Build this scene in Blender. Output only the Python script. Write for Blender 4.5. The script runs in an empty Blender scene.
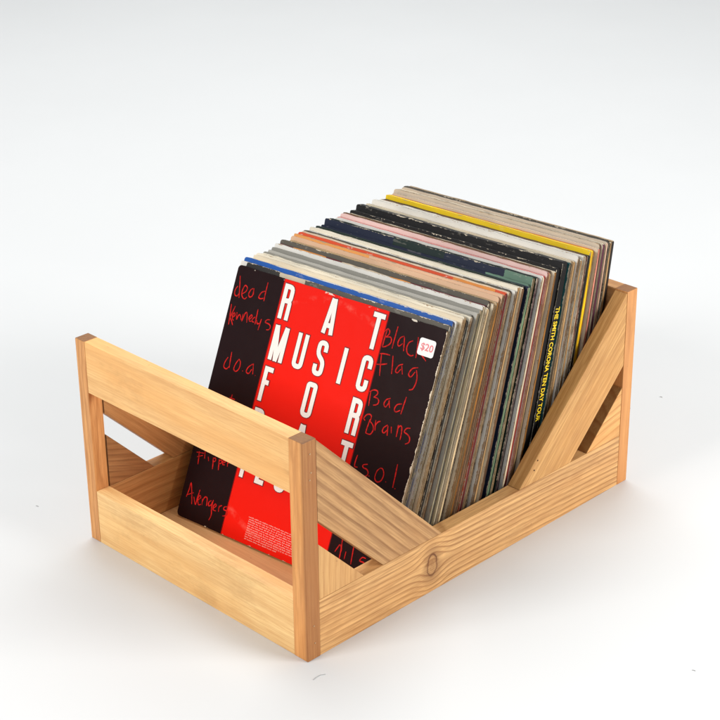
import bpy, bmesh, math, random, json
from mathutils import Vector, Matrix
S = 0.1                      # all sizes below are decimetres, the scene is metres
random.seed(7)
scene = bpy.context.scene
col = scene.collection
W, L, H, T = 3.78, 5.60, 2.65, 0.19
RH = 0.70                    # height of the bottom rails

# ------------------------------------------------------------------ helpers
def lin(c):
    return tuple((x / 255 / 12.92 if x / 255 <= 0.04045 else ((x / 255 + 0.055) / 1.055) ** 2.4) for x in c) + (1,)

def link(o, parent=None):
    col.objects.link(o)
    if parent:
        o.parent = parent
    return o

def empty(name, loc, label=None, cat=None, group=None):
    o = bpy.data.objects.new(name, None)
    o.empty_display_size = 0.02
    o.location = Vector(loc) * S
    link(o)
    tag(o, label, cat, group)
    return o

def tag(o, label=None, cat=None, group=None, kind=None):
    if label: o['label'] = label
    if cat: o['category'] = cat
    if group: o['group'] = group
    if kind: o['kind'] = kind
    return o

def mesh_obj(name, bm, mats, parent=None, matrix=None, recalc=True):
    if recalc:
        bmesh.ops.recalc_face_normals(bm, faces=bm.faces)
    me = bpy.data.meshes.new(name)
    bm.to_mesh(me); bm.free()
    for m in (mats if isinstance(mats, (list, tuple)) else [mats]):
        me.materials.append(m)
    o = bpy.data.objects.new(name, me)
    link(o, parent)
    if matrix is not None:
        o.matrix_local = matrix
    return o

class N:
    """small node-tree writer"""
    def __init__(s, name):
        s.m = bpy.data.materials.new(name); s.m.use_nodes = True
        s.t = s.m.node_tree; s.t.nodes.clear()
        s.out = s.t.nodes.new('ShaderNodeOutputMaterial')
        s.b = s.t.nodes.new('ShaderNodeBsdfPrincipled')
        s.t.links.new(s.b.outputs[0], s.out.inputs[0])
    def set(s, sock, v):
        if isinstance(v, bpy.types.NodeSocket): s.t.links.new(v, sock)
        elif v is not None: sock.default_value = v
    def math(s, op, a, b=None, c=None, clamp=False):
        n = s.t.nodes.new('ShaderNodeMath'); n.operation = op; n.use_clamp = clamp
        s.set(n.inputs[0], a); s.set(n.inputs[1], b)
        if c is not None: s.set(n.inputs[2], c)
        return n.outputs[0]
    def coord(s, scale=(1, 1, 1), loc=(0, 0, 0), rot=(0, 0, 0)):
        tc = s.t.nodes.new('ShaderNodeTexCoord')
        mp = s.t.nodes.new('ShaderNodeMapping')
        mp.inputs['Scale'].default_value = scale
        mp.inputs['Location'].default_value = loc
        mp.inputs['Rotation'].default_value = rot
        s.t.links.new(tc.outputs['Object'], mp.inputs[0])
        return mp.outputs[0]
    def noise(s, vec, scale=1, detail=2, rough=0.5, dist=0):
        n = s.t.nodes.new('ShaderNodeTexNoise')
        s.t.links.new(vec, n.inputs['Vector'])
        n.inputs['Scale'].default_value = scale; n.inputs['Detail'].default_value = detail
        n.inputs['Roughness'].default_value = rough; n.inputs['Distortion'].default_value = dist
        return n.outputs['Fac']
    def ramp(s, fac, stops, interp='LINEAR'):
        n = s.t.nodes.new('ShaderNodeValToRGB'); n.color_ramp.interpolation = interp
        e = n.color_ramp.elements
        while len(e) > 1: e.remove(e[-1])
        e[0].position = stops[0][0]; e[0].color = stops[0][1]
        for p, c in stops[1:]:
            k = e.new(p); k.color = c
        s.t.links.new(fac, n.inputs[0])
        return n.outputs[0]
    def fr(s, fac, stops):   # float ramp
        return s.ramp(fac, [(p, (v, v, v, 1)) for p, v in stops])
    def mix(s, fac, a, b, mode='MIX'):
        n = s.t.nodes.new('ShaderNodeMix'); n.data_type = 'RGBA'; n.blend_type = mode
        s.set(n.inputs[0], fac); s.set(n.inputs[6], a); s.set(n.inputs[7], b)
        return n.outputs[2]
    def sep(s, vec):
        n = s.t.nodes.new('ShaderNodeSeparateXYZ'); s.t.links.new(vec, n.inputs[0])
        return n.outputs
    def bump(s, h, strength, dist=0.001):
        n = s.t.nodes.new('ShaderNodeBump'); n.inputs['Strength'].default_value = strength
        n.inputs['Distance'].default_value = dist
        s.t.links.new(h, n.inputs['Height']); s.t.links.new(n.outputs[0], s.b.inputs['Normal'])
    def done(s, color, rough=0.5, spec=0.4):
        s.set(s.b.inputs['Base Color'], color); s.set(s.b.inputs['Roughness'], rough)
        s.b.inputs['Specular IOR Level'].default_value = spec
        return s.m

def wood(name, light, dark, freq=9, pith=(-2.2, -1.2), strength=0.8, seed=0, knot=None, heart=None, tilt=0.0, wob=0.5, mott=0.35, fine=0.30, spots=None):
    """sawn pine: growth rings round a pith axis along the board, fibres, mottling, a knot"""
    n = N(name)
    v = n.coord((10, 10, 10))
    x, y, z = n.sep(v)
    off = n.coord((10, 10, 10), (seed * 3.7, seed * 1.9, seed * 2.3))
    vs = n.t.nodes.new('ShaderNodeVectorMath'); vs.operation = 'MULTIPLY'
    n.t.links.new(off, vs.inputs[0]); vs.inputs[1].default_value = (0.45, 1.6, 1.6)
    w1 = n.noise(vs.outputs[0], 1.0, 2, 0.5)
    vs2 = n.t.nodes.new('ShaderNodeVectorMath'); vs2.operation = 'MULTIPLY'
    n.t.links.new(off, vs2.inputs[0]); vs2.inputs[1].default_value = (1.6, 7, 7)
    w2 = n.noise(vs2.outputs[0], 1.0, 2, 0.5)
    yy = n.math('ADD', y, n.math('MULTIPLY', x, tilt))
    dy = n.math('SUBTRACT', yy, pith[0]); dz = n.math('SUBTRACT', z, pith[1])
    r = n.math('SQRT', n.math('ADD', n.math('MULTIPLY', dy, dy), n.math('MULTIPLY', dz, dz)))
    r = n.math('MULTIPLY', r, freq)
    r = n.math('ADD', r, n.math('MULTIPLY', n.math('SUBTRACT', w1, 0.5), wob * freq * 0.5))
    r = n.math('ADD', r, n.math('MULTIPLY', n.math('SUBTRACT', w2, 0.5), 0.28))
    kd = None
    if knot:
        kx, ky, ax, ay, amp = knot
        ex = n.math('DIVIDE', n.math('SUBTRACT', x, kx), ax); ey = n.math('DIVIDE', n.math('SUBTRACT', y, ky), ay)
        kd2 = n.math('ADD', n.math('MULTIPLY', ex, ex), n.math('MULTIPLY', ey, ey))
        wider = n.math('MULTIPLY', kd2, -0.14)
        g = n.math('POWER', 2.718, wider)
        sgn = n.math('MULTIPLY', n.math('DIVIDE', ey, n.math('ADD', n.math('ABSOLUTE', ey), 0.45)), amp)
        r = n.math('ADD', r, n.math('MULTIPLY', g, n.math('MULTIPLY', sgn, -1)))
        kd = n.math('SQRT', kd2)
        kd = n.math('ADD', kd, n.math('MULTIPLY', n.math('SUBTRACT', w2, 0.5), 0.8))
    f = n.math('FRACT', r)
    ring = n.fr(f, [(0, 0.0), (0.3, 0.06), (0.56, 0.25), (0.76, 0.85), (0.85, 1.0), (0.93, 0.35), (1.0, 0.0)])
    # ring-to-ring variation
    wv = n.noise(vs.outputs[0], 2.3, 3, 0.6)
    ring = n.math('MULTIPLY', ring, n.fr(wv, [(0.3, 0.45), (0.7, 1.0)]))
    fv = n.t.nodes.new('ShaderNodeVectorMath'); fv.operation = 'MULTIPLY'
    n.t.links.new(off, fv.inputs[0]); fv.inputs[1].default_value = (2.2, 55, 55)
    fib = n.noise(fv.outputs[0], 1.0, 3, 0.65)
    fv2 = n.t.nodes.new('ShaderNodeVectorMath'); fv2.operation = 'MULTIPLY'
    n.t.links.new(off, fv2.inputs[0]); fv2.inputs[1].default_value = (0.9, 14, 14)
    fib2 = n.noise(fv2.outputs[0], 1.0, 3, 0.6)
    mo = n.noise(vs.outputs[0], 0.9, 3, 0.6)
    c = n.mix(n.math('MULTIPLY', ring, strength), lin(light), lin(dark))
    c = n.mix(n.fr(fib, [(0.40, fine * 1.2), (0.58, 0.0)]), c, lin(dark))
    c = n.mix(n.fr(fib2, [(0.35, fine * 0.9), (0.6, 0.0)]), c, lin([a * 0.93 + b * .07 for a, b in zip(dark, light)]))
    warm = (light[0] * .97, light[1] * 0.87, light[2] * 0.74)
    c = n.mix(n.fr(mo, [(0.42, 0.0), (0.68, mott)]), c, lin(warm), 'MIX')
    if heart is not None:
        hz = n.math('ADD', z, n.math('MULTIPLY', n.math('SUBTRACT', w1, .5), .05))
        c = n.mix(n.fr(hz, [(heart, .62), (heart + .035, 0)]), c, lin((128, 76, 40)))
    sv = n.coord((9, 16, 16), (seed * 2.9, 7, seed)); sn = n.noise(sv, 1, 5, .68)
    c = n.mix(n.fr(sn, [(.55, 0), (.72, .34)]), c, lin((light[0] * .70, light[1] * .60, light[2] * .50)))
    hv = n.coord((10, 10, 10), (seed * 1.3, 4 + seed, 0))
    pores = n.noise(hv, 16, 2, 0.5)
    c = n.mix(n.fr(pores, [(0.72, 0.0), (0.80, 0.35)]), c, lin([q * 0.6 for q in dark]))
    ge = n.t.nodes.new('ShaderNodeNewGeometry'); vt = n.t.nodes.new('ShaderNodeVectorTransform')
    vt.vector_type = 'NORMAL'; vt.convert_from = 'WORLD'; vt.convert_to = 'OBJECT'
    n.t.links.new(ge.outputs['True Normal'], vt.inputs[0]); nx = n.math('ABSOLUTE', n.sep(vt.outputs[0])[0])
    # end grain soaks up the finish and is darker; also paints the brace slot's shade
    c = n.mix(n.fr(nx, [(.25, 0), (.55, .62), (1.0, .72)]), c, lin([q * .55 for q in dark]))
    if kd is not None:
        core = n.fr(kd, [(0.0, 0.30), (0.55, 0.15), (0.80, 0.95), (0.95, 0.45), (1.25, 0.25), (1.9, 0.0)]) if False else None
        nr = n.t.nodes.new('ShaderNodeMapRange'); nr.inputs[1].default_value = 0; nr.inputs[2].default_value = 3
        n.t.links.new(kd, nr.inputs[0])
        kk = n.fr(nr.outputs[0], [(0.0, 0.7), (0.05, 0.25), (0.11, 0.45), (0.15, 0.22), (0.24, 0.42), (0.285, 1.0), (0.34, 0.45), (0.42, 0.34), (0.75, 0.0)])
        crack = n.fr(w1, [(.3, .7), (.5, 1.0)])
        c = n.mix(n.math('MULTIPLY', kk, crack), c, lin((96, 46, 16)))
    n.bump(n.math('ADD', n.math('MULTIPLY', ring, 0.6), n.math('MULTIPLY', fib, 0.7)), 0.25, 0.0004)
    ro = n.fr(fib2, [(0.3, 0.42), (0.7, 0.58)])
    return n.done(c, ro, 0.35)

def board(name, pts, origin, X, Y, thick, mat, parent, bevel=0.008):
    """pts: outline in the board's plane (dm, along X=grain and Y); extruded from 0 to +thick along Z=X x Y"""
    X = Vector(X).normalized(); Y = Vector(Y).normalized(); Z = X.cross(Y)
    bm = bmesh.new()
    a = [bm.verts.new((p[0] * S, p[1] * S, 0)) for p in pts]
    b = [bm.verts.new((p[0] * S, p[1] * S, thick * S)) for p in pts]
    bm.faces.new(a[::-1]); bm.faces.new(b)
    k = len(pts)
    for i in range(k):
        bm.faces.new((a[i], a[(i + 1) % k], b[(i + 1) % k], b[i]))
    bmesh.ops.recalc_face_normals(bm, faces=bm.faces)
    bmesh.ops.bevel(bm, geom=list(bm.edges), offset=bevel * S, segments=2, affect='EDGES', profile=0.6)
    M = Matrix((X, Y, Z)).transposed().to_4x4()
    M.translation = Vector(origin) * S
    o = mesh_obj(name, bm, mat, parent, M)
    return o
def rect(a, b, c, d): return [(a, c), (b, c), (b, d), (a, d)]

# ------------------------------------------------------------------ crate
crate = empty('wooden_crate', (0, 0, 0), 'open pine crate with slanted side braces, standing on the white ground and holding the records', 'crate')
ORANGE = ((232, 172, 112), (176, 108, 56)); BROWN = ((196, 140, 92), (132, 80, 42))
PALE = ((250, 206, 142), (226, 164, 98)); PINE = ((228, 176, 114), (160, 100, 48)); TAN = ((214, 164, 108), (156, 104, 58))
def Wd(nm, pal, **k): return wood(nm, pal[0], pal[1], **k)
E = 0.003
# posts (grain along z).  X=(0,0,1)
def post(x0, y0, sx, sy, mat, h=H):
    # local X = up, Y = world y, Z = X x Y = (0,0,1)x(0,1,0) = (-1,0,0)
    return board('post', rect(0, h, 0, sy), (x0 + sx, y0, 0), (0, 0, 1), (0, 1, 0), sx, mat, crate)
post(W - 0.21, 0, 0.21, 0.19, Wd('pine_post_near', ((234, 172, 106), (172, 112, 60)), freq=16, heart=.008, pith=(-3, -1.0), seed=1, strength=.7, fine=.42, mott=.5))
post(0, 0, 0.17, 0.19, Wd('pine_post_left', ((232, 170, 106), (170, 108, 58)), freq=17, pith=(-2, -3), seed=2, strength=.8, fine=.4))
post(W - 0.19, L - 0.19, 0.19, 0.19, Wd('pine_post_far', ((222, 160, 98), (176, 110, 58)), freq=9, pith=(-2, -3), seed=3, strength=.5))
post(0, L - 0.19, 0.19, 0.19, Wd('pine_post_back', ORANGE, freq=12, seed=4))
# end rails (grain along x): X=(1,0,0) Y=(0,0,1) -> Z=(0,-1,0)
def end_rail(y1, z0, z1, mat, x0=0.17, x1=W - 0.21):
    return board('end_rail', rect(0, x1 - x0, 0, z1 - z0), (x0, y1, z0), (1, 0, 0), (0, 0, 1), 0.19 - E, mat, crate)
end_rail(0.19, 2.00, H - .002, Wd('pine_front_top', ((248, 200, 134), (202, 140, 80)), freq=4.5, pith=(-3.0, -4), seed=5, strength=.42, fine=.30, mott=.7))
end_rail(0.19, 0.0, RH, Wd('pine_front_bottom', ((252, 212, 148), (206, 146, 84)), freq=4.2, pith=(.9, -.6), seed=16, strength=.45, fine=.30, mott=.5, wob=.5))
end_rail(L, 2.00, H - .002, Wd('pine_back_top', TAN, freq=6, seed=7), 0.19, W - 0.19)
end_rail(L, 0.0, RH, Wd('pine_back_bottom', PINE, freq=6, seed=8), 0.19, W - 0.19)
# side boards: local X along world y for rails. near side x=W outside face. X=(0,1,0), Y=(0,0,1) -> Z=(1,0,0)
def side(x0, th, which):
    near = which == 'near'
    if near:
        mr = Wd('pine_side_near', ((232, 182, 120), (140, 86, 42)), freq=14.5, pith=(-4.5, -.6), seed=9, strength=.9, knot=(1.77, .35, .085, .15, 2.6), tilt=.035, wob=.12, mott=.3)
    else:
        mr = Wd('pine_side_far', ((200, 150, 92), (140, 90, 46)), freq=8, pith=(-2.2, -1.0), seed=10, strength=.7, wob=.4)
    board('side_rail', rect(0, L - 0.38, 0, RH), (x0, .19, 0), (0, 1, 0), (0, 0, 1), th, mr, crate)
    def sub(nm, pts, g, mat):
        # pts in world (y,z); g = grain direction in (y,z)
        g = Vector(g).normalized(); X = Vector((0, g.x, g.y)); Yv = Vector((0, -g.y, g.x))
        o = Vector((x0, sum(p[0] for p in pts) / len(pts), sum(p[1] for p in pts) / len(pts)))
        loc = []
        for p in pts:
            d = Vector((0, p[0] - o.y, p[1] - o.z)); loc.append((d.dot(X), d.dot(Yv)))
        return board(nm, loc, o, X, Yv, th, mat, crate)
    z = RH + E
    if near:
        mb = Wd('pine_brace_a', ((204, 158, 106), (124, 80, 44)), freq=9, pith=(-5.5, -.6), seed=11, strength=.9, wob=.06, tilt=.015)
        mb2 = Wd('pine_brace_b', ((220, 170, 106), (166, 112, 56)), freq=7, pith=(-3.5, -2.0), seed=12, strength=.6, wob=.2, fine=.5, mott=.35)
        mg = Wd('pine_gusset_a', ((220, 172, 112), (178, 122, 70)), freq=13, pith=(-3, -1), seed=13, strength=.6, wob=.2)
        mg2 = Wd('pine_gusset_b', ((238, 186, 118), (178, 108, 48)), freq=10, pith=(-3, -1), seed=14, strength=.8, wob=.5)
    else:
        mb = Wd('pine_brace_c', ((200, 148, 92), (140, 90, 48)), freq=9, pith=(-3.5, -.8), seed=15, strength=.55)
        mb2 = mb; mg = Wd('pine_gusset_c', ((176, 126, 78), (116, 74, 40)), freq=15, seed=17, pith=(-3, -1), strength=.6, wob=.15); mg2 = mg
    y1, y2 = .19 + E, L - .19 - E
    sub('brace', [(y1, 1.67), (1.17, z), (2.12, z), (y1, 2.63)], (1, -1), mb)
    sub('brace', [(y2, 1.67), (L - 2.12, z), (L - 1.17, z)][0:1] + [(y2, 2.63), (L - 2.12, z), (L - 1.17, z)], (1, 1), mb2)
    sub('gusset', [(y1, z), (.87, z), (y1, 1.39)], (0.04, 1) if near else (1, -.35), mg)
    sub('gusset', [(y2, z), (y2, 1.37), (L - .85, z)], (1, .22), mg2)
side(W - T, T - E, 'near')
side(0 + E, T - E, 'far')
# thin floor panel between the rails
board('floor_panel', rect(0, W - .38 - .01, 0, L - .38 - .01), (.195, .195, .004), (1, 0, 0), (0, 1, 0), .018, Wd('pine_floor', ((222, 176, 122), (186, 136, 84)), freq=3, pith=(-2, -2), seed=18, strength=.5), crate, .003)
# nail heads
def nail(p, axis):
    bm = bmesh.new()
    bmesh.ops.create_cone(bm, cap_ends=True, segments=12, radius1=.011 * S, radius2=.009 * S, depth=.006 * S)
    M = Vector(axis).to_track_quat('Z', 'Y').to_matrix().to_4x4(); M.translation = Vector(p) * S
    mesh_obj('nail', bm, NAIL, crate, M)
nn = N('nail_metal'); nn.b.inputs['Metallic'].default_value = .7
NAIL = nn.done(lin((190, 158, 122)), .4)
nd = N('nail_hole'); DARKN = nd.done(lin((70, 38, 22)), .8)
for p in ((W + .002, .10, 2.5), (W + .002, .11, 2.28), (W + .002, .09, 2.2), (W + .002, .1, .42), (W + .002, .11, .2)):
    nail(p, (1, 0, 0))
NAIL = DARKN
for p in ((W - .001, 3.80, .98), (W - .001, 3.74, .87)):
    nail(p, (1, 0, 0))

STROKES = '''{"dead":[[[0.066,2.887],[0.044,2.85],[0.039,2.807],[0.055,2.774],[0.091,2.771],[0.108,2.803]],[[0.062,3.016],[0.094,2.899],[0.127,2.756]],[[0.165,2.817],[0.209,2.856],[0.218,2.903],[0.177,2.924],[0.155,2.872],[0.156,2.81],[0.187,2.771],[0.222,2.767],[0.243,2.795]],[[0.309,2.918],[0.277,2.892],[0.261,2.836],[0.288,2.806],[0.323,2.833],[0.322,2.911]],[[0.32,2.923],[0.336,2.844]],[[0.5,2.932],[0.449,2.903],[0.422,2.84],[0.453,2.827],[0.495,2.843]],[[0.508,3.042],[0.508,2.928],[0.513,2.811]]],"kennedys":[[[0.036,2.656],[0.055,2.523],[0.07,2.406]],[[0.105,2.646],[0.078,2.539],[0.06,2.477]],[[0.059,2.503],[0.101,2.461],[0.135,2.416]],[[0.104,2.502],[0.133,2.538],[0.116,2.568],[0.1,2.535],[0.11,2.485],[0.133,2.475]],[[0.154,2.582],[0.173,2.501],[0.187,2.549],[0.211,2.561],[0.246,2.507]],[[0.252,2.586],[0.258,2.502],[0.278,2.591],[0.302,2.616],[0.322,2.571],[0.338,2.5]],[[0.361,2.539],[0.397,2.588],[0.38,2.606],[0.357,2.564],[0.375,2.53],[0.401,2.534]],[[0.448,2.598],[0.417,2.569],[0.414,2.537],[0.446,2.532]],[[0.46,2.697],[0.465,2.607],[0.469,2.513]],[[0.478,2.569],[0.502,2.529],[0.53,2.541]],[[0.546,2.599],[0.54,2.534],[0.534,2.458]],[[0.679,2.621],[0.632,2.611],[0.617,2.576],[0.68,2.568],[0.707,2.541],[0.693,2.506],[0.657,2.494]]],"doa":[[[0.189,2.026],[0.162,1.969],[0.158,1.9],[0.204,1.884],[0.236,1.919]],[[0.225,2.102],[0.234,2.004],[0.245,1.908]],[[0.363,2.05],[0.33,1.984],[0.319,1.915],[0.359,1.895],[0.398,1.943],[0.396,2.017],[0.363,2.05]],[[0.455,1.929],[0.466,1.928]],[[0.588,2.049],[0.531,1.994],[0.517,1.936],[0.561,1.925],[0.591,1.986]],[[0.595,2.056],[0.622,1.932]],[[0.659,1.928],[0.669,1.928]]],"tick":[[[0.394,1.614],[0.392,1.546],[0.399,1.485]],[[0.364,1.569],[0.453,1.568]]],"black":[[[2.362,2.943],[2.356,2.848],[2.355,2.74]],[[2.33,2.908],[2.367,2.954],[2.401,2.934],[2.399,2.894],[2.366,2.856]],[[2.366,2.856],[2.43,2.873],[2.455,2.843],[2.447,2.799],[2.4,2.757],[2.355,2.738]],[[2.496,3.015],[2.492,2.884],[2.491,2.755]],[[2.611,2.933],[2.566,2.899],[2.55,2.836],[2.575,2.806],[2.615,2.846]],[[2.616,2.927],[2.634,2.853],[2.652,2.768]],[[2.743,2.914],[2.697,2.88],[2.683,2.818],[2.709,2.761],[2.764,2.744],[2.797,2.761]],[[2.801,2.971],[2.821,2.864],[2.837,2.738]],[[2.896,2.923],[2.824,2.836]],[[2.824,2.836],[2.903,2.79],[2.98,2.741]]],"flag":[[[2.37,2.655],[2.391,2.543],[2.419,2.414]],[[2.349,2.658],[2.415,2.672],[2.489,2.676]],[[2.34,2.529],[2.407,2.545],[2.48,2.573]],[[2.53,2.681],[2.554,2.578],[2.574,2.477]],[[2.692,2.625],[2.639,2.593],[2.616,2.528],[2.647,2.513],[2.681,2.564]],[[2.68,2.604],[2.717,2.513]],[[2.901,2.642],[2.83,2.612],[2.798,2.542],[2.837,2.517],[2.876,2.586]],[[2.887,2.611],[2.918,2.541],[2.924,2.465],[2.902,2.393],[2.857,2.371]]],"bad":[[[2.356,2.219],[2.364,2.14],[2.376,2.046]],[[2.341,2.203],[2.39,2.238],[2.442,2.241],[2.455,2.207],[2.416,2.16]],[[2.416,2.16],[2.472,2.161],[2.498,2.131],[2.486,2.094],[2.436,2.07]],[[2.645,2.212],[2.592,2.178],[2.577,2.124],[2.609,2.1],[2.635,2.149]],[[2.634,2.19],[2.643,2.151],[2.667,2.104]],[[2.815,2.195],[2.752,2.167],[2.732,2.11],[2.76,2.085],[2.812,2.119]],[[2.849,2.286],[2.841,2.188],[2.834,2.079]]],"brains":[[[2.382,1.873],[2.356,1.89],[2.378,1.936],[2.419,1.958],[2.452,1.943],[2.452,1.893]],[[2.445,1.906],[2.435,1.814],[2.432,1.741]],[[2.447,1.885],[2.502,1.853],[2.523,1.8],[2.495,1.742],[2.429,1.741]],[[2.525,1.921],[2.535,1.863],[2.549,1.803]],[[2.533,1.851],[2.559,1.905],[2.592,1.924]],[[2.699,1.913],[2.658,1.872],[2.648,1.827],[2.677,1.812],[2.707,1.855]],[[2.706,1.906],[2.715,1.852],[2.728,1.794]],[[2.753,1.908],[2.774,1.837]],[[2.84,1.955],[2.848,1.887],[2.852,1.818]],[[2.843,1.9],[2.863,1.95],[2.892,1.944],[2.909,1.876],[2.912,1.798]],[[3.007,1.965],[2.959,1.949],[2.94,1.904],[2.99,1.888],[3.03,1.858],[3.034,1.808],[2.991,1.775]]],"sol":[[[2.402,1.468],[2.395,1.404],[2.399,1.333],[2.445,1.334]],[[2.57,1.408],[2.513,1.383],[2.519,1.355],[2.575,1.348],[2.604,1.32],[2.597,1.282],[2.571,1.27]],[[2.622,1.286],[2.633,1.285]],[[2.756,1.421],[2.717,1.373],[2.712,1.289],[2.755,1.256],[2.805,1.289],[2.818,1.366],[2.788,1.416],[2.756,1.421]],[[2.865,1.293],[2.875,1.292]],[[2.964,1.532],[2.972,1.405],[2.98,1.258]],[[3.008,1.259],[3.018,1.258]]],"flipper":[[[0.109,0.812],[0.124,0.737],[0.137,0.654]],[[0.071,0.79],[0.191,0.811]],[[0.096,0.737],[0.18,0.781]],[[0.197,0.855],[0.219,0.751]],[[0.267,0.792],[0.291,0.741]],[[0.347,0.806],[0.363,0.737],[0.377,0.665]],[[0.346,0.79],[0.381,0.806],[0.391,0.777],[0.358,0.751]],[[0.444,0.814],[0.458,0.745],[0.47,0.683]],[[0.448,0.794],[0.483,0.814],[0.491,0.781],[0.457,0.757]],[[0.512,0.788],[0.546,0.809],[0.527,0.827],[0.507,0.802],[0.518,0.769],[0.551,0.774]],[[0.58,0.819],[0.593,0.764]],[[0.584,0.8],[0.621,0.832]]],"avengers":[[[0.083,0.221],[0.099,0.314],[0.107,0.404],[0.159,0.279],[0.195,0.163]],[[0.084,0.247],[0.183,0.305]],[[0.202,0.259],[0.253,0.18],[0.262,0.28],[0.27,0.37]],[[0.275,0.24],[0.31,0.283],[0.287,0.301],[0.271,0.252],[0.301,0.192],[0.338,0.207]],[[0.343,0.277],[0.357,0.202]],[[0.346,0.238],[0.37,0.307],[0.409,0.306],[0.428,0.215]],[[0.483,0.301],[0.451,0.272],[0.458,0.229],[0.491,0.246],[0.505,0.295]],[[0.511,0.318],[0.512,0.223],[0.534,0.135],[0.516,0.063]],[[0.538,0.219],[0.575,0.263],[0.556,0.28],[0.534,0.241],[0.547,0.203],[0.591,0.204]],[[0.62,0.281],[0.631,0.207]],[[0.619,0.242],[0.633,0.278],[0.661,0.295]],[[0.749,0.308],[0.704,0.291],[0.701,0.258],[0.758,0.252],[0.757,0.203],[0.704,0.178]]],"dils":[[[2.433,0.316],[2.459,0.378],[2.482,0.413],[2.514,0.377],[2.511,0.295]],[[2.493,0.493],[2.506,0.399],[2.515,0.302],[2.519,0.233]],[[2.584,0.367],[2.586,0.276]],[[2.669,0.486],[2.679,0.378],[2.691,0.252]],[[2.874,0.383],[2.824,0.379],[2.8,0.331],[2.855,0.33],[2.871,0.309],[2.841,0.269]]]}'''
# ------------------------------------------------------------------ record sleeves
SW, SH = 3.16, 3.20          # sleeve width and height
def sleeve_frame(x, y, z, phi, th):
    s, c, sp, cp = math.sin(th), math.cos(th), math.sin(phi), math.cos(phi)
    U = Vector((cp, sp, 0)); V = Vector((-s * sp, s * cp, c)); D = U.cross(V) * -1
    M = Matrix((U, D, V)).transposed().to_4x4(); M.translation = Vector((x, y, z)) * S
    return M

def cover_mat(name, rgb, seed, wear=(214, 200, 178), wear_w=.05, patches=(), rough=.42, ringwear=0.0, band=None, topwear=0.0, streak=0.0, t=None):
    n = N(name)
    v = n.coord((10, 10, 10)); x, y, z = n.sep(v)
    vo = n.coord((10, 10, 10), (seed * 2.1, seed, seed * 1.3))
    big = n.noise(vo, 1.1, 3, .6); mid = n.noise(vo, 7, 4, .65); fn = n.noise(vo, 28, 3, .6)
    c = lin(rgb)
    if band:
        u0, u1, bc = band
        m = n.math('MULTIPLY', n.math('GREATER_THAN', x, u0), n.math('LESS_THAN', x, u1))
        m2 = n.math('MULTIPLY', n.math('GREATER_THAN', x, u0 - .012), n.math('LESS_THAN', x, u1 + .012))
        c = n.mix(m2, c, lin((150, 12, 14)))
        c = n.mix(m, c, lin(bc))
    for (u0, u1, pc) in patches:
        xx = n.math('ADD', x, n.math('MULTIPLY', n.math('SUBTRACT', mid, .5), .12))
        m = n.math('MULTIPLY', n.math('GREATER_THAN', xx, u0), n.math('LESS_THAN', xx, u1))
        c = n.mix(m, c, lin(pc))
    dk = tuple(q * .72 for q in rgb)
    if not band:
        c = n.mix(n.fr(big, [(.35, .35), (.65, 0)]), c, lin(dk))
    # ring wear left by the disc
    if ringwear:
        dx = n.math('SUBTRACT', x, SW / 2); dz = n.math('SUBTRACT', z, SH / 2)
        rr = n.math('SQRT', n.math('ADD', n.math('MULTIPLY', dx, dx), n.math('MULTIPLY', dz, dz)))
        rr = n.math('ABSOLUTE', n.math('SUBTRACT', rr, 1.49))
        k = n.math('MULTIPLY', n.fr(rr, [(0, 1), (.05, 0)]), n.fr(mid, [(.45, 0), (.75, ringwear)]))
        if band: k = n.math('MULTIPLY', k, m)
        c = n.mix(k, c, lin((255, 190, 170)))
    # rubbed edges
    e1 = n.math('SUBTRACT', SW, x); e2 = n.math('SUBTRACT', SH, z)
    mn = n.math('MINIMUM', n.math('MINIMUM', n.math('ADD', x, .03), e1), n.math('MINIMUM', n.math('ADD', z, .015), n.math('ADD', e2, .008)))
    lim = n.math('MULTIPLY', n.fr(mid, [(.45, .15), (.72, 1.0)]), wear_w)
    lim = n.math('MULTIPLY', lim, n.fr(fn, [(.4, .6), (.6, 1.0)]))
    c = n.mix(n.math('LESS_THAN', mn, lim), c, lin(wear))
    if topwear:
        vt = n.coord((50, 10, 100), (seed, 0, 0)); tn = n.noise(vt, 1, 3, .7)
        k = n.math('MULTIPLY', n.math('LESS_THAN', e2, .042), n.fr(tn, [(.60, 0), (.64, topwear)]))
        c = n.mix(k, c, lin((236, 226, 210)))
    if streak:
        vq = n.coord((4, 480, 60), (seed, 1, 0)); q_ = n.noise(vq, 1, 3, .65)
        c = n.mix(n.fr(q_, [(.40, streak), (.50, 0)]), c, lin(tuple(a * .35 for a in rgb)))
        vq2 = n.coord((26, 200, 60), (seed * 2, 1, 0)); q2 = n.noise(vq2, 1, 4, .7)
        c = n.mix(n.fr(q2, [(.65, 0), (.71, .3)]), c, lin(wear))
        c = n.mix(n.fr(q2, [(.34, .7), (.40, 0)]), c, lin(tuple(a * .4 for a in rgb)))
    if t: c = fold(n, c, t, rgb, .8)
    # scuffs
    vs = n.coord((30, 10, 110), (seed, 3, seed)); sc = n.noise(vs, 1, 3, .7)
    c = n.mix(n.fr(sc, [(.68, 0), (.76, 0.0 if band else .22)]), c, lin(wear))
    r = n.math('ADD', n.math('MULTIPLY', mid, .18), rough - .09)
    n.bump(n.math('ADD', n.math('MULTIPLY', big, 1.5), n.math('MULTIPLY', fn, .12)), .22, .002)
    return n.done(c, r, .10 if band else .35)

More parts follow.
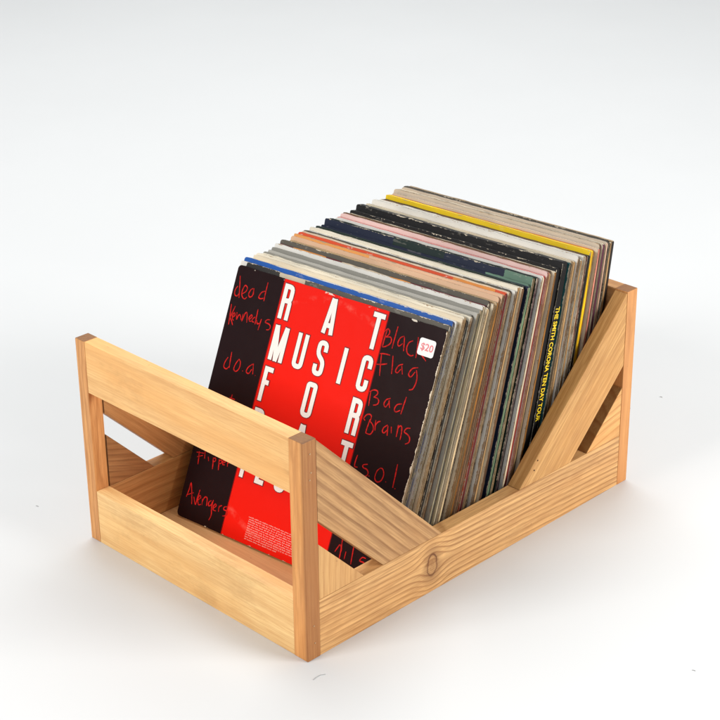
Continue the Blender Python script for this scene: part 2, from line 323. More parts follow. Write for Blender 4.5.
def fold(n, c, t, rgb, amt):
    """grime caught along the two folds of a sleeve edge"""
    v = n.coord((10, 10, 10)); y = n.sep(v)[1]
    vw = n.coord((30, 0, 30), (t * 90, 0, 0)); w_ = n.noise(vw, 1, 3, .6)
    d = n.math('MINIMUM', n.math('ABSOLUTE', y), n.math('ABSOLUTE', n.math('SUBTRACT', y, t)))
    k = n.math('LESS_THAN', d, n.math('MULTIPLY', w_, .020))
    return n.mix(n.math('MULTIPLY', k, amt), c, lin(tuple(q * .30 for q in rgb)))

def edge_mat(name, rgb, seed, streak=.55, dark=None, t=None):
    """cardboard edge: fine streaks that run along the edge, grime and chips"""
    n = N(name)
    v = n.coord((14, 620, 14), (seed * 1.7, seed * 5.1, seed))
    st = n.noise(v, 1, 3, .6)
    v2 = n.coord((34, 240, 34), (seed, seed * 2.2, seed * 1.1)); ch = n.noise(v2, 1, 4, .7)
    v3 = n.coord((9, 9, 9), (seed * 3.1, 0, seed)); lo = n.noise(v3, 1, 3, .6)
    d = dark or (rgb[0] * .40, rgb[1] * .33, rgb[2] * .26)
    l = tuple(min(255, q * 1.16 + 14) for q in rgb)
    c = n.mix(n.fr(st, [(.42, streak), (.50, 0)]), lin(rgb), lin(d))
    c = n.mix(n.fr(st, [(.58, 0), (.66, streak)]), c, lin(l))
    c = n.mix(n.fr(ch, [(.66, 0), (.72, .5)]), c, lin((196, 162, 120)))
    c = n.mix(n.fr(ch, [(.30, .6), (.38, 0)]), c, lin(d))
    c = n.mix(n.fr(lo, [(.35, .4), (.6, 0)]), c, lin(tuple(q * .66 for q in rgb)))
    if t: c = fold(n, c, t, rgb, .75)
    return n.done(c, .7, .25)

def plate(bm, x0, x1, z0, z1, y0, y1, r, mcov, medge, bend, seed, topj=0.0, nt=14):
    """thin rounded-corner sheet with a slightly wavy outline"""
    rnd = random.Random(seed)
    pts = []
    def arc(cx, cz, a0, a1, k=4):
        for i in range(k + 1):
            a = a0 + (a1 - a0) * i / k
            pts.append((cx + r * math.cos(a), cz + r * math.sin(a)))
    h = math.pi / 2
    arc(x0 + r, z0 + r, math.pi, 1.5 * math.pi)
    for i in range(1, nt): pts.append((x0 + (x1 - x0) * i / nt, z0))
    arc(x1 - r, z0 + r, 1.5 * math.pi, 2 * math.pi)
    for i in range(1, nt): pts.append((x1 + rnd.uniform(-1, 1) * topj * .5, z0 + (z1 - z0) * i / nt))
    arc(x1 - r, z1 - r, 0, h)
    for i in range(nt * 2 - 1, 0, -1): pts.append((x0 + (x1 - x0) * i / (nt * 2), z1 + rnd.uniform(-1, 1) * topj))
    arc(x0 + r, z1 - r, h, math.pi)
    for i in range(nt - 1, 0, -1): pts.append((x0, z0 + (z1 - z0) * i / nt))
    fr = [bm.verts.new((p[0] * S, (y0 + bend(p[0], p[1])) * S, p[1] * S)) for p in pts]
    bk = [bm.verts.new((p[0] * S, (y1 + bend(p[0], p[1])) * S, p[1] * S)) for p in pts]
    # centre fans keep the gently bent faces clean
    cx, cz = (x0 + x1) / 2, (z0 + z1) / 2
    cf = bm.verts.new((cx * S, (y0 + bend(cx, cz)) * S, cz * S)); cb = bm.verts.new((cx * S, (y1 + bend(cx, cz)) * S, cz * S))
    k = len(pts)
    for i in range(k):
        j = (i + 1) % k
        f = bm.faces.new((fr[i], fr[j], cf)); f.material_index = mcov
        f = bm.faces.new((bk[j], bk[i], cb)); f.material_index = mcov
        f = bm.faces.new((fr[j], fr[i], bk[i], bk[j])); f.material_index = medge

K = dict(blk=(17, 15, 16), blk2=(44, 40, 40), wht=(240, 236, 228), crm=(238, 222, 194), crm2=(246, 236, 214), tan=(198, 168, 128), brn=(122, 90, 62), brn2=(94, 68, 48),
         gry=(148, 145, 136), lgr=(192, 188, 178), dgr=(92, 86, 76), blu=(8, 88, 176), pbl=(158, 158, 148), gtl=(128, 124, 106), gold=(164, 116, 48), dkb=(72, 54, 42),
         red=(172, 44, 36), mar=(110, 28, 36), org=(246, 166, 74), orr=(232, 88, 44), grn=(16, 40, 34), nvy=(16, 28, 56), teal=(112, 146, 124), dtl=(34, 92, 96), pnk=(228, 150, 144),
         lpk=(240, 206, 198), sal=(200, 122, 104), pur=(104, 52, 88), yel=(255, 214, 26), sky=(110, 150, 176), pch=(238, 196, 160), gpk=(222, 204, 182))
# thickness mm, strip colour, side colour, kind (o=opening to the right, s=spine to the right), rise mm, shift mm, label, category-free options
R_ = [
 (3.6, 'blk', 'tan', 'o', 0, 0, 'front record with black and red sleeve, big white letters and handwritten red names', {}),
 (3.2, 'dgr', 'gtl', 'o', 0.5, -1.0, 'worn grey-topped record with black print, just behind the front sleeve', dict(p=[(-1, .10, 'wht'), (.10, .62, 'blk'), (.62, 1.02, 'crm')])),
 (3.4, 'blu', 'gry', 'o', 4.6, -1.5, 'record with bright blue sleeve standing up behind the front sleeve', {}),
 (3.2, 'wht', 'pbl', 'o', 3.2, 0.6, 'bright white record sleeve directly behind the blue one', {}),
 (4.2, 'crm2', 'dgr', 'o', 1.0, -1.2, 'cream record sleeve, second behind the blue one', {}),
 (3.8, 'crm', 'tan', 'o', 1.5, 0.8, 'cream record sleeve with tan side edge, third behind the blue one', {}),
 (3.6, 'crm2', 'tan', 'o', 0.6, 1.4, 'off-white record sleeve with tan corner, fourth behind the blue one', {}),
 (2.6, 'blk2', 'blk', 's', -3.0, -0.5, 'thin black record sleeve sunk in front of the grey sleeves', {}),
 (4.0, 'crm2', 'brn', 'o', 0.5, 0.2, 'off-white record sleeve with brown side edge behind the thin black one', {}),
 (3.8, 'gry', 'brn2', 'o', 0.5, -1.2, 'mid grey record sleeve with dark brown side edge in the grey group', {}),
 (3.6, 'lgr', 'pbl', 's', 1.0, 1.0, 'light grey record sleeve with pale blue spine', {}),
 (4.2, 'gry', 'gtl', 's', 1.2, 0.6, 'silver grey record sleeve with greenish grey spine', {}),
 (3.8, 'wht', 'lgr', 's', 1.6, 0.0, 'whitish record sleeve with pale grey spine, just behind the grey ones', {}),
 (4.0, 'crm', 'crm', 's', 2.2, 1.6, 'cream record sleeve with clean cream spine behind the grey group', {}),
 (3.2, 'mar', 'dkb', 'o', 0.0, -1.8, 'record with maroon edge and orange patches behind the clean cream spine', dict(p=[(.25, .75, 'org'), (1.0, 1.75, 'crm'), (1.75, 2.05, 'org')])),
 (3.6, 'dgr', 'brn', 'o', 4.6, -0.6, 'record with mottled dark grey top edge in front of the gold edged sleeves', {}),
 (3.6, 'crm', 'gold', 'o', 1.0, 0.8, 'cream record sleeve with shiny gold side edge', {}),
 (3.8, 'tan', 'gold', 's', 0.8, 1.2, 'tan record sleeve with battered golden brown spine', {}),
 (3.0, 'pch', 'brn', 'o', 2.2, 0.0, 'peach coloured record sleeve just in front of the yellow-orange one', {}),
 (4.0, 'pch', 'brn2', 'o', 2.4, -0.4, 'peach record sleeve turning yellow-orange at its left end, before the red-orange one', dict(p=[(-1, 1.2, 'org')])),
 (3.8, 'orr', 'mar', 's', 3.2, -1.6, 'record with red-orange top edge and dark red spine', dict(p=[(2.4, 3.0, 'org')])),
 (3.6, 'crm', 'tan', 'o', 1.0, 0.2, 'cream record sleeve directly behind the red-orange one', {}),
 (3.4, 'dgr', 'brn', 'o', -0.6, -1.4, 'thin dark edged record sleeve between cream sleeves behind the red-orange one', {}),
 (3.8, 'wht', 'brn', 'o', 1.0, 0.8, 'white record sleeve with brown side edge, two behind the red-orange one', {}),
 (4.0, 'crm2', 'tan', 's', 1.5, 1.2, 'pale cream record sleeve with tan spine before the dark sleeves', {}),
 (4.0, 'crm', 'brn', 's', 0.8, 1.4, 'cream record sleeve with dusty brown spine touching the dark green one', {}),
 (3.8, 'grn', 'blk', 's', -1.0, -1.0, 'dark green record sleeve with black spine', {}),
 (4.2, 'nvy', 'teal', 's', 1.0, 1.6, 'navy record sleeve with light teal spine', {}),
 (3.2, 'nvy', 'dtl', 'o', 1.5, -0.6, 'navy record sleeve with dark teal side edge behind the light teal spine', dict(p=[(2.55, 4, 'teal')])),
 (4.2, 'nvy', 'tan', 'o', 2.6, 0.4, 'navy record sleeve with tan side edge', dict(p=[(1.1, 1.9, 'grn'), (2.75, 4, 'teal')])),
 (3.4, 'grn', 'pur', 'o', 2.2, 0.4, 'green-black record sleeve with faded purple side edge', {}),
 (3.2, 'blk2', 'blk', 's', 1.0, 0.6, 'blackish record sleeve next to the white spine', {}),
 (4.0, 'wht', 'wht', 's', 1.2, 1.4, 'white record sleeve with bright white spine', {}),
 (3.8, 'pnk', 'red', 's', 0.4, 0.2, 'pink record sleeve with faded red spine behind the white spine', {}),
 (3.4, 'lpk', 'sal', 'o', 2.2, 0.6, 'pale pink record sleeve with salmon side edge', {}),
 (3.6, 'sal', 'tan', 's', 0.6, 1.0, 'salmon record sleeve with tan spine', {}),
 (3.6, 'brn', 'dkb', 'o', 0.8, -0.8, 'brown record sleeve with dark side edge before the thick black pair', {}),
 (3.4, 'crm', 'gold', 's', 2.0, 1.0, 'cream record sleeve with yellowish spine touching the thick black pair', {}),
 (7.4, 'blk', 'blk', 's', 1.4, 0.4, 'thick black record sleeve, front one of the black pair', {}),
 (9.0, 'blk', 'blk', 's', 3.4, 1.6, 'thick black record sleeve with yellow writing down its spine', dict(txt=1)),
 (2.6, 'blk2', 'dgr', 's', 0.4, 0.6, 'thin dark grey record sleeve just behind the spine with yellow writing', {}),
 (4.0, 'dtl', 'dgr', 's', 1.2, 1.2, 'record with worn teal top edge behind the black pair', dict(p=[(1.6, 2.4, 'tan')])),
 (3.8, 'crm', 'tan', 'o', 2.0, 0.6, 'cream record sleeve with tan side edge directly behind the worn teal one', {}),
 (4.2, 'crm', 'tan', 's', 0.6, 1.0, 'cream record sleeve with tan spine, second behind the worn teal one', {}),
 (3.8, 'wht', 'brn', 'o', 2.6, 0.4, 'white record sleeve with grubby brown side edge, third behind the worn teal one', {}),
 (3.6, 'crm2', 'tan', 's', 1.4, 1.0, 'cream record sleeve, fourth behind the worn teal one', {}),
 (3.4, 'wht', 'wht', 'o', 2.4, 1.2, 'off-white record sleeve with white side edge near the yellow one', {}),
 (3.4, 'brn', 'sal', 'o', 0.0, 0.0, 'brownish record sleeve with salmon side edge, second in front of the yellow one', {}),
 (4.2, 'grn', 'blk', 's', -1.4, 0.0, 'dark green record sleeve tucked in front of the yellow one', {}),
 (5.6, 'yel', 'yel', 's', 2.2, 1.4, 'bright yellow record sleeve with yellow spine', {}),
 (3.2, 'org', 'crm', 'o', 0.4, -0.4, 'orange-edged record sleeve directly behind the yellow one', {}),
 (3.8, 'gpk', 'pnk', 's', 1.8, 0.6, 'pinkish cream record sleeve with pink spine', {}),
 (3.4, 'gpk', 'pur', 'o', 1.4, 0.4, 'pinkish grey record sleeve with plum side edge', {}),
 (4.2, 'crm', 'pur', 's', 0.4, 1.4, 'pale record sleeve with shiny purple spine', {}),
 (3.4, 'gpk', 'lpk', 's', 2.4, 0.8, 'greyish record sleeve with pale pink spine behind the purple one', {}),
 (3.6, 'dgr', 'dkb', 'o', 1.0, -0.8, 'dark grey edged record sleeve, third from the back of the row', {}),
 (3.6, 'crm', 'tan', 's', 1.6, 1.0, 'cream record sleeve with tan spine, second from the back of the row', {}),
 (4.4, 'tan', 'blk2', 's', 2.0, 1.2, 'tan topped record with blackened spine, rearmost of the row', {}),
]
GROUP = 'records filed in the crate'
# front faces run from y (right top corner) = YT0 to YT1
TH0, TH1, PH0, PH1 = .42, .17, .0948, .080
X0A, X0B = .378, .37
YT0, YT1 = 1.03 + SW * math.sin(PH0) + 3.145 * math.sin(TH0), 5.50
_g = random.Random(42); GAP = [_g.choice((.2, .3, .5, 1.1, 1.6)) for _ in R_]
tot = sum((r[0] + g) / math.cos(TH0 + (TH1 - TH0) * .5) for r, g in zip(R_, GAP))
scale_t = (YT1 - YT0) * 100 / tot
print('records', len(R_), 'thickness scale', round(scale_t, 3))
strokes = json.loads(STROKES)

def ribbon(bm, pts, w, y, taper=True, smooth=True, mi=0):
    """thin flat brush stroke on the sleeve front, real sheet of ink laid on the card"""
    P = [Vector(p) for p in pts]
    if smooth and len(P) > 2:
        Q = []
        for i in range(len(P) - 1):
            p0 = P[max(i - 1, 0)]; p1 = P[i]; p2 = P[i + 1]; p3 = P[min(i + 2, len(P) - 1)]
            for k in range(5):
                t = k / 5
                Q.append(.5 * ((2 * p1) + (p2 - p0) * t + (2 * p0 - 5 * p1 + 4 * p2 - p3) * t * t + (3 * p1 - p0 - 3 * p2 + p3) * t ** 3))
        Q.append(P[-1]); P = Q
    prev = None; ln = 0
    for i, p in enumerate(P):
        a = P[max(i - 1, 0)]; b = P[min(i + 1, len(P) - 1)]
        d1 = (p - a).normalized() if i else (b - p).normalized()
        d2 = (b - p).normalized() if i < len(P) - 1 else d1
        d = (d1 + d2)
        if d.length < 1e-4: d = d2
        d.normalize(); nrm = Vector((-d.y, d.x)); cs = max(.5, nrm.dot(Vector((-d2.y, d2.x))))
        k = w / 2 / cs
        if taper:
            t = i / max(1, len(P) - 1)
            k *= .72 + .35 * math.sin(math.pi * min(1, max(0, t))) + random.uniform(-.06, .06)
        ln += (p - a).length
        yy = y - ln * .0006
        v1 = bm.verts.new(((p.x + nrm.x * k) * S, yy * S, (p.y + nrm.y * k) * S))
        v2 = bm.verts.new(((p.x - nrm.x * k) * S, yy * S, (p.y - nrm.y * k) * S))
        if prev:
            f = bm.faces.new((prev[0], prev[1], v2, v1)); f.material_index = mi
        prev = (v1, v2)

def fillet(pts, rad, seg=4):
    P = [Vector(p) for p in pts]; out = [P[0]]
    for i in range(1, len(P) - 1):
        a, b, c = P[i - 1], P[i], P[i + 1]
        d1 = (a - b); d2 = (c - b); k = min(rad, d1.length * .5, d2.length * .5)
        d1.normalize(); d2.normalize(); p1 = b + d1 * k; p2 = b + d2 * k
        for j in range(seg + 1):
            t = j / seg; out.append(p1 * (1 - t) ** 2 + b * 2 * t * (1 - t) + p2 * t * t)
    out.append(P[-1])
    q = [out[0]]
    for p in out[1:]:
        if (p - q[-1]).length > 1e-4: q.append(p)
    return [tuple(p) for p in q]

def glyph(ch, w, h, s):
    a = s / 2; r, t, m = w - a, h - a, h * .53
    g = {
     'R': [[(a, 0), (a, h)], [(a, t), (r, t), (r, m), (a, m)], [(r - .02, m), (r, m - .02), (r, 0)]],
     'P': [[(a, 0), (a, h)], [(a, t), (r, t), (r, m - .03), (a, m - .03)]],
     'A': [[(a * .9, 0), (w * .5 - s * .18, h)], [(w - a * .9, 0), (w * .5 + s * .18, h)], [(w * .28, h * .24), (w * .72, h * .24)]],
     'T': [[(w / 2, 0), (w / 2, h)], [(0, t), (w, t)]],
     'M': [[(a, 0), (a, h)], [(w - a, 0), (w - a, h)], [(a * 1.3, h), (w / 2, 0)], [(w - a * 1.3, h), (w / 2, 0)]],
     'U': [[(a, h), (a, a), (r, a), (r, h)]],
     'S': [[(r, h * .70), (r, t), (a, t), (a, h * .60), (r, h * .42), (r, a), (a, a), (a, h * .31)]],
     'I': [[(w / 2, 0), (w / 2, h)]],
     'C': [[(r, h * .66), (r, t), (a, t), (a, a), (r, a), (r, h * .34)]],
     'F': [[(a, 0), (a, h)], [(0, t), (w, t)], [(0, m + .01), (w * .80, m + .01)]],
     'E': [[(a, 0), (a, h)], [(0, t), (w, t)], [(0, m), (w * .85, m)], [(0, a), (w, a)]],
     'L': [[(a, 0), (a, h)], [(0, a), (w, a)]],
     'O': [[(w / 2, t), (r, t), (r, a), (a, a), (a, t), (w / 2 + .002, t)]],
    }[ch]
    return [fillet(q, .05) for q in g]

def plain(name, rgb, rough=.5, spec=.4):
    n = N(name); return n.done(lin(rgb), rough, spec)
INK = None
inner_mats = [edge_mat('inner_paper_%s' % k, c, 90 + i, .3) for i, (k, c) in enumerate((('cream', (222, 208, 180)), ('white', (226, 224, 218)), ('dark', (40, 36, 36)), ('kraft', (170, 136, 98))))]

ycur = YT0
for i, (mm, fc, sc, kind, rise, shift, label, opt) in enumerate(R_):
    p = (ycur - YT0) / (YT1 - YT0)
    rnd = random.Random(100 + i)
    th = TH0 + (TH1 - TH0) * p ** .9
    ph = PH0 + (PH1 - PH0) * p
    if 0 < i: ph += rnd.uniform(-.0035, .0035); th += rnd.uniform(-.002, .002)
    t = mm * .01 * scale_t
    x0 = X0A + (X0B - X0A) * p + (shift * 1.3 + (rnd.uniform(-1.6, 1.6) if i > 3 else 0)) * .01
    rz = (rise * .8 + 3.0 * p + rnd.uniform(-1.8, 2.2) * (1 if i > 3 else 0)) * .01 if i else 0
    vtop = 3.145
    z = .0285 + t * math.sin(th) + max(0, rz)
    yb = ycur - SW * math.sin(ph) - (vtop + (.0734 - z) / math.cos(th)) * math.sin(th)
    M = sleeve_frame(x0, yb, z, ph, th)
    h = SH - .01 + (min(0, rz)) + (rnd.uniform(-.015, .015) if i else 0)
    if i == 0: h = SH - .022
    ba = rnd.uniform(-.007, .007) if i else 0
    bend = (lambda A, B: (lambda x, zz: A * math.sin(x * 1.1 + B) * (zz / SH) ** 2))(ba, rnd.uniform(0, 6))
    band = (.75, 2.325, (240, 28, 14)) if i == 0 else None
    rgb = K[fc]
    pats = [(a, b, K[c]) for a, b, c in opt.get('p', [])]
    if i == 0: rgb = (32, 15, 17)
    mc = cover_mat('sleeve_cover_%s' % fc, rgb, 3 + i * 1.37, wear=(226, 212, 188) if sum(rgb) < 420 else (186, 160, 128), wear_w=.034 if i == 0 else .022,
                   patches=pats, ringwear=.25 if i == 0 else 0, band=band, rough=.36 if i == 0 else .45, topwear=.85 if i == 0 else (.5 if i == 20 else .10))
    # the top edge takes the strip colour, the side the spine colour; both ride on the same streaked cardboard
    me_ = edge_mat('sleeve_edge_%s_%s' % (fc, sc), tuple(a * b for a, b in zip(K[sc], (1.0, .92, .80))), 5 + i * 2.3, t=t, streak=.7)
    mt_ = cover_mat('sleeve_top_%s' % fc, rgb if i else (70, 66, 66), 9 + i * 1.9, wear=(206, 190, 164), wear_w=.008, patches=pats, rough=.6, topwear=.0, streak=.7, t=t)
    bm = bmesh.new(); cr = .014 if kind == 'o' else .03
    rc = rnd.uniform(.015, .045) if i else .05
    if kind == 's':
        plate(bm, 0, SW, 0, h, 0, t, rc, 0, 1, bend, i, topj=.003)
    else:
        cd = min(.055, t * .30)
        plate(bm, 0, SW, 0, h, 0, cd, rc, 0, 1, bend, i, topj=.0038)
        plate(bm, 0, SW, 0, h, t - cd, t, rc * 1.2, 0, 1, bend, i + 500, topj=.0038)
        # folded strips that close the pocket at the top, bottom and left
        for (a, b, c_, d) in ((.02, SW - .06, h - .045, h - .006), (.02, SW - .06, .006, .04), (.006, .04, .05, h - .05)):
            vv = []
            nx = 10
            for k in range(nx + 1):
                xx = a + (b - a) * k / nx
                bb = bend(xx, (c_ + d) / 2)
                vv.append([bm.verts.new((xx * S, (yy + bb) * S, zz * S)) for yy, zz in ((cd * .6, c_), (t - cd * .6, c_), (t - cd * .6, d), (cd * .6, d))])
            for k in range(nx):
                for q in range(4):
                    f = bm.faces.new((vv[k][q], vv[k][(q + 1) % 4], vv[k + 1][(q + 1) % 4], vv[k + 1][q])); f.material_index = 1
            f = bm.faces.new(vv[0]); f.material_index = 1; f = bm.faces.new(vv[-1]); f.material_index = 1
    bmesh.ops.recalc_face_normals(bm, faces=bm.faces)
    for f in bm.faces:
        if f.material_index == 1 and f.normal.z > .7: f.material_index = 2
    o = mesh_obj('record_sleeve', bm, [mc, me_, mt_], None, M, recalc=False)
    tag(o, label, 'record', GROUP)
    if kind == 'o':
        bm = bmesh.new(); cd = min(.055, t * .30)
        g = rnd.choice((.10, .28, .40, .05)) if i else .08
        ins = max(.012, (t - 2 * cd) * .30)
        mid = t / 2; _u = 0
        plate(bm, .06, SW - g, .045, h - .05, mid - ins / 2, mid + ins / 2, .03, 0, 0, bend, i + 900, topj=0)
        mesh_obj('inner_sleeve', bm, inner_mats[rnd.choice((0, 1, 2, 2, 3)) if i else 0], o)
    if i == 0:
        DV = Matrix.Translation((0, 0, (.0734 - z) / math.cos(th) * S))   # artwork position on the sleeve
        # block lettering: white with a thin dark outline
        wm = plain('lettering_white', (248, 244, 238), .4); om = plain('lettering_outline', (120, 14, 16), .4)
        bm = bmesh.new(); s_ = .058; k = 0
        h_ = .425
        rows = [(3.10, 'RAT', (.775, 1.46, 2.13), (.16, .165, .17)), (2.595, 'MUSIC', (.785, 1.15, 1.465, 1.85, 2.13), (.22, .165, .16, .06, .16)),
                (2.085, 'FOR', (.785, 1.45, 2.14), (.135, .165, .16)), (1.575, 'RAT', (.79, 1.465, 2.14), (.16, .165, .17)),
                (1.09, 'PEOPLE', (.80, 1.045, 1.345, 1.63, 1.92, 2.17), (.155, .135, .16, .155, .13, .135))]
        for top, word, xs, ws in rows:
            hh = h_ if top > 1.2 else .38
            for ch, gx, gw in zip(word, xs, ws):
                for st in glyph(ch, gw, hh, s_):
                    q = [(gx + a, top - hh + b) for a, b in st]
                    # lengthen the outline a touch past both ends
                    d0 = (Vector(q[0]) - Vector(q[1])).normalized() * .012; d1 = (Vector(q[-1]) - Vector(q[-2])).normalized() * .012
                    qo = [tuple(Vector(q[0]) + d0)] + q[1:-1] + [tuple(Vector(q[-1]) + d1)]
                    ribbon(bm, qo, s_ + .018, -.0015 - (k % 4) * .0003, False, False, 1)
                    ribbon(bm, q, s_, -.0045 - (k % 4) * .0003, False, False, 0)
                    k += 1
        mesh_obj('title_lettering', bm, [wm, om], o, DV, recalc=False)
        rm = N('red_marker'); vv = rm.coord((10, 10, 10)); nz = rm.noise(vv, 22, 3, .7)
        rm = rm.done(rm.mix(rm.fr(nz, [(.35, .75), (.6, 0)]), lin((214, 32, 28)), lin((116, 14, 16))), .5, .1)
        for nm, sts in strokes.items():
            bm = bmesh.new()
            for k, st in enumerate(sts):
                ribbon(bm, st, .0148, -.002 - (k % 5) * .0004)
            mesh_obj('handwritten_name', bm, rm, o, DV, recalc=False)
        bm = bmesh.new(); rr = random.Random(5)
        for row in range(11):
            v = .292 - row * .0265; u = 1.10 + (.01 if row else 0); end = 2.18 if row < 10 else 1.62
            while u < end:
                for k in range(rr.randint(2, 8)):
                    cw = rr.uniform(.006, .012); chh = rr.choice((.009, .010, .010, .014))
                    fv = [bm.verts.new(((u + a) * S, -.002 * S, (v + b) * S)) for a, b in ((0, 0), (cw, 0), (cw, chh), (0, chh))]
                    bm.faces.new(fv); u += cw + .0035
                    if u > end: break
                u += .011
        mesh_obj('small_print', bm, plain('small_print_pink', (250, 170, 160), .5), o, DV, recalc=False)
        # price sticker
        bm = bmesh.new(); cx, cz, hw, hh, r = 2.945, 2.885, .112, .098, .03
        pts = []
        for (sx, sz, a0) in ((1, 1, 0), (-1, 1, 90), (-1, -1, 180), (1, -1, 270)):
            for k in range(6):
                a = math.radians(a0 + 18 * k); pts.append((cx + sx * (hw - r) + r * math.cos(a), cz + sz * (hh - r) + r * math.sin(a)))
        fv = [bm.verts.new((x * S, -.006 * S, zz * S)) for x, zz in pts]; bv = [bm.verts.new((x * S, -.0035 * S, zz * S)) for x, zz in pts]
        bm.faces.new(fv); bm.faces.new(bv[::-1])
        for k in range(len(fv)): bm.faces.new((fv[k], fv[k - 1], bv[k - 1], bv[k]))
        so = mesh_obj('price_sticker', bm, plain('sticker_white', (250, 248, 246), .35), o, DV)
        def text_mesh(body, size, name, mat, parent, M_, offset=0, space=1.0):
            cu = bpy.data.curves.new(name, 'FONT'); cu.body = body; cu.size = size * S; cu.align_x = 'CENTER'; cu.align_y = 'CENTER'
            cu.offset = offset * S; cu.space_character = space; cu.resolution_u = 3
            tmp = bpy.data.objects.new('tmp_text', cu); col.objects.link(tmp)
            dg = bpy.context.evaluated_depsgraph_get()
            me = bpy.data.meshes.new_from_object(tmp.evaluated_get(dg)); me.name = name
            bpy.data.objects.remove(tmp); bpy.data.curves.remove(cu)
            me.materials.clear(); me.materials.append(mat)
            ob = bpy.data.objects.new(name, me); link(ob, parent); ob.matrix_local = M_
            return ob
        Mx = Matrix(((1, 0, 0), (0, 0, -1), (0, 1, 0))).to_4x4()   # text X -> x, text Y -> z
        Mx.translation = Vector((cx + .005, -.0075, cz)) * S
        text_mesh('$20', .115, 'price_lettering', plain('sticker_pink', (236, 130, 136), .5), so, Mx, offset=.0015)
    if opt.get('txt'):
        # yellow writing runs down the spine (right-hand edge)
        Mt = Matrix(((0, 0, 1), (0, 1, 0), (-1, 0, 0))).to_4x4()     # text X -> -z (down), text Y -> +y, normal +x
        Mt.translation = Vector((SW + .004, t * .60, 1.95)) * S
        Mt = Mt @ Matrix.Diagonal((.74, 1, 1, 1))
        text_mesh('THE SMITH CORONA TEN DAY TOUR', .112, 'spine_lettering', plain('spine_yellow', (240, 206, 40), .5), o, Mt, offset=.0025, space=1.0)
    ycur += (mm + GAP[i]) * .01 / math.cos((TH0 + TH1) / 2) * scale_t

# ------------------------------------------------------------------ a scrap of lint on the ground

CAM_POS=(15.57857,-10.93353,11.1508)
CAM_YAW, CAM_PITCH, CAM_ROLL, CAM_F = -0.78648, 0.43987, -0.01107, 1796.5886
LINT = [(4.05, -0.18), (4.04, -0.13), (4.04, -0.07), (4.07, -0.02)]
SPECKS = [(2.57, 7.24), (2.68, 7.82), (-1.11, -0.02), (6.82, 2.74)]
WORLD = .36
EXPO = 0.0
LIGHTS = [
 ('key_softbox', (-.5, -3.1, 2.3), (.1, .3, .1), 1.4, 98, (1, .985, .96)),
 ('overhead_softbox', (-1.1, 1.5, 3.2), (-.3, .6, 0), 2.8, 90, (1, 1, 1)),
 ('side_softbox', (2.7, 1.4, 1.3), (.25, .2, .12), 1.3, 72, (1, .99, .97)),
]

def lint(pts, w, label):
    bm = bmesh.new(); prev = None
    for k, p in enumerate(pts):
        a = Vector(pts[max(0, k - 1)]); b = Vector(pts[min(len(pts) - 1, k + 1)])
        d = (b - a).normalized(); nr = Vector((-d.y, d.x)) * w
        ring = [bm.verts.new(((p[0] + nr.x * q) * S, (p[1] + nr.y * q) * S, (.003 + zz) * S)) for q, zz in ((-1, 0), (0, w), (1, 0), (0, -.002))]
        if prev:
            for q in range(4): bm.faces.new((prev[q], prev[(q + 1) % 4], ring[(q + 1) % 4], ring[q]))
        else: bm.faces.new(ring)
        prev = ring
    bm.faces.new(prev[::-1])
    tag(mesh_obj('lint_fibre', bm, plain('lint_grey', (172, 172, 170), .9)), label, 'lint')
lint(LINT, .0045, 'tiny curved grey fibre lying on the white ground before the nearest crate corner')
for q_, lb in zip(SPECKS, ('tiny grey speck on the white ground right of the far crate post', 'tiny grey speck on the white ground at the right edge of the picture', 'faint grey speck on the white ground at the far left', 'tiny grey speck on the white ground at the lower right')):
    lint([(q_[0], q_[1]), (q_[0] + .02, q_[1] + .012), (q_[0] + .035, q_[1] + .01)], .005, lb)

# ------------------------------------------------------------------ white studio sweep
bm = bmesh.new()
prof = []
# floor runs away from the camera then curves up; built along the view azimuth
NX = 24
R0, RC = 34.0, 14.0
for k in range(9): prof.append((-30 + (R0 + 30) * k / 8, 0))
for k in range(1, 13):
    a = math.pi / 2 * k / 12; prof.append((R0 + RC * math.sin(a), RC - RC * math.cos(a)))
prof.append((R0 + RC, 40))
az = CAM_YAW
fwd = Vector((math.sin(az), math.cos(az))); rt = Vector((math.cos(az), -math.sin(az)))
rows = []
for (d, zz) in prof:
    rows.append([bm.verts.new(((1.9 + fwd.x * d + rt.x * s) * S, (2.8 + fwd.y * d + rt.y * s) * S, zz * S)) for s in (-60, -30, 0, 30, 60)])
for a, b in zip(rows, rows[1:]):
    for k in range(4):
        f = bm.faces.new((a[k], a[k + 1], b[k + 1], b[k])); f.smooth = True
n = N('white_paper'); v = n.coord((1, 1, 1)); g = n.noise(v, 3, 3, .5); g2 = n.noise(v, 260, 3, .6)
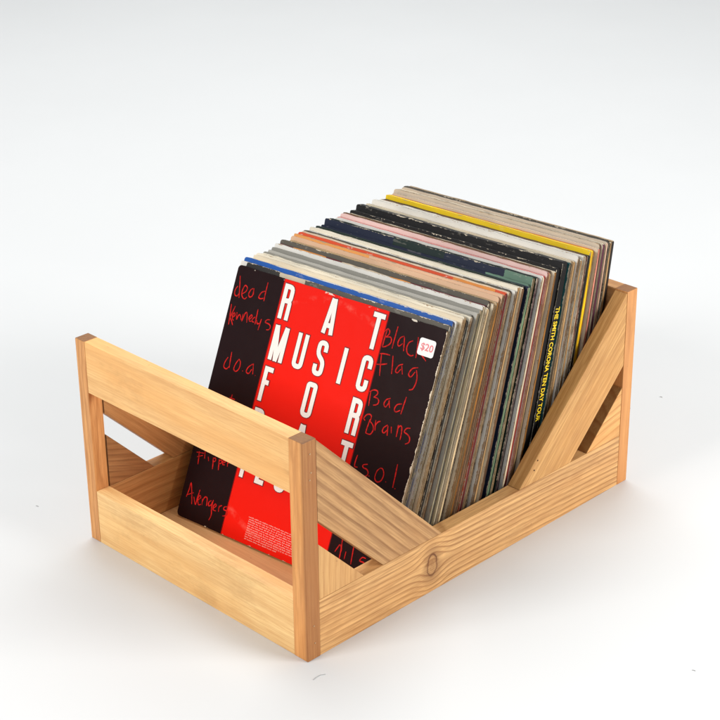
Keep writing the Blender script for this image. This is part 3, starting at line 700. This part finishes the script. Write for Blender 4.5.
c = n.mix(n.fr(g, [(.3, 0), (.7, .6)]), lin((217, 218, 218)), lin((214, 215, 215)))
c = n.mix(n.fr(g2, [(.70, 0), (.76, .12)]), c, lin((200, 200, 200)))
n.bump(g2, .04, .0005)
GM = n.done(c, .6, .2)
go = mesh_obj('ground', bm, GM, None)
tag(go, kind='structure', label='seamless white paper sweep under and behind the crate')

# ------------------------------------------------------------------ camera
cd = bpy.data.cameras.new('camera'); co = bpy.data.objects.new('camera', cd); link(co)
pos, yaw, pitch, roll, f = CAM_POS, CAM_YAW, CAM_PITCH, CAM_ROLL, CAM_F
fw = Vector((math.cos(pitch) * math.sin(yaw), math.cos(pitch) * math.cos(yaw), -math.sin(pitch)))
r = fw.cross(Vector((0, 0, 1))).normalized(); u = r.cross(fw)
r2 = r * math.cos(roll) + u * math.sin(roll); u2 = -r * math.sin(roll) + u * math.cos(roll)
M = Matrix((r2, u2, -fw)).transposed().to_4x4(); M.translation = Vector(pos) * S
co.matrix_world = M
cd.sensor_width = 36; cd.lens = f / 720 * 36; cd.clip_end = 100; cd.clip_start = .05
scene.camera = co

# ------------------------------------------------------------------ light
w = bpy.data.worlds.new('World'); scene.world = w; w.use_nodes = True
w.node_tree.nodes['Background'].inputs[0].default_value = (0.93, 0.97, 1.0, 1)
w.node_tree.nodes['Background'].inputs[1].default_value = WORLD
def area(name, p, target, size, power, color=(1, 1, 1), sy=None):
    d = bpy.data.lights.new(name, 'AREA'); d.size = size; d.energy = power; d.color = color
    if sy: d.shape = 'RECTANGLE'; d.size_y = sy
    o = bpy.data.objects.new(name, d); link(o); o.location = p
    o.rotation_euler = (Vector(target) - Vector(p)).to_track_quat('-Z', 'Y').to_euler()
for a in LIGHTS: area(*a)
scene.view_settings.view_transform = 'Standard'; scene.view_settings.look = 'None'
scene.view_settings.exposure = EXPO; scene.view_settings.gamma = 1
scene.render.engine = 'CYCLES'
scene.cycles.max_bounces = 6; scene.cycles.use_denoising = True
scene.render.film_transparent = False
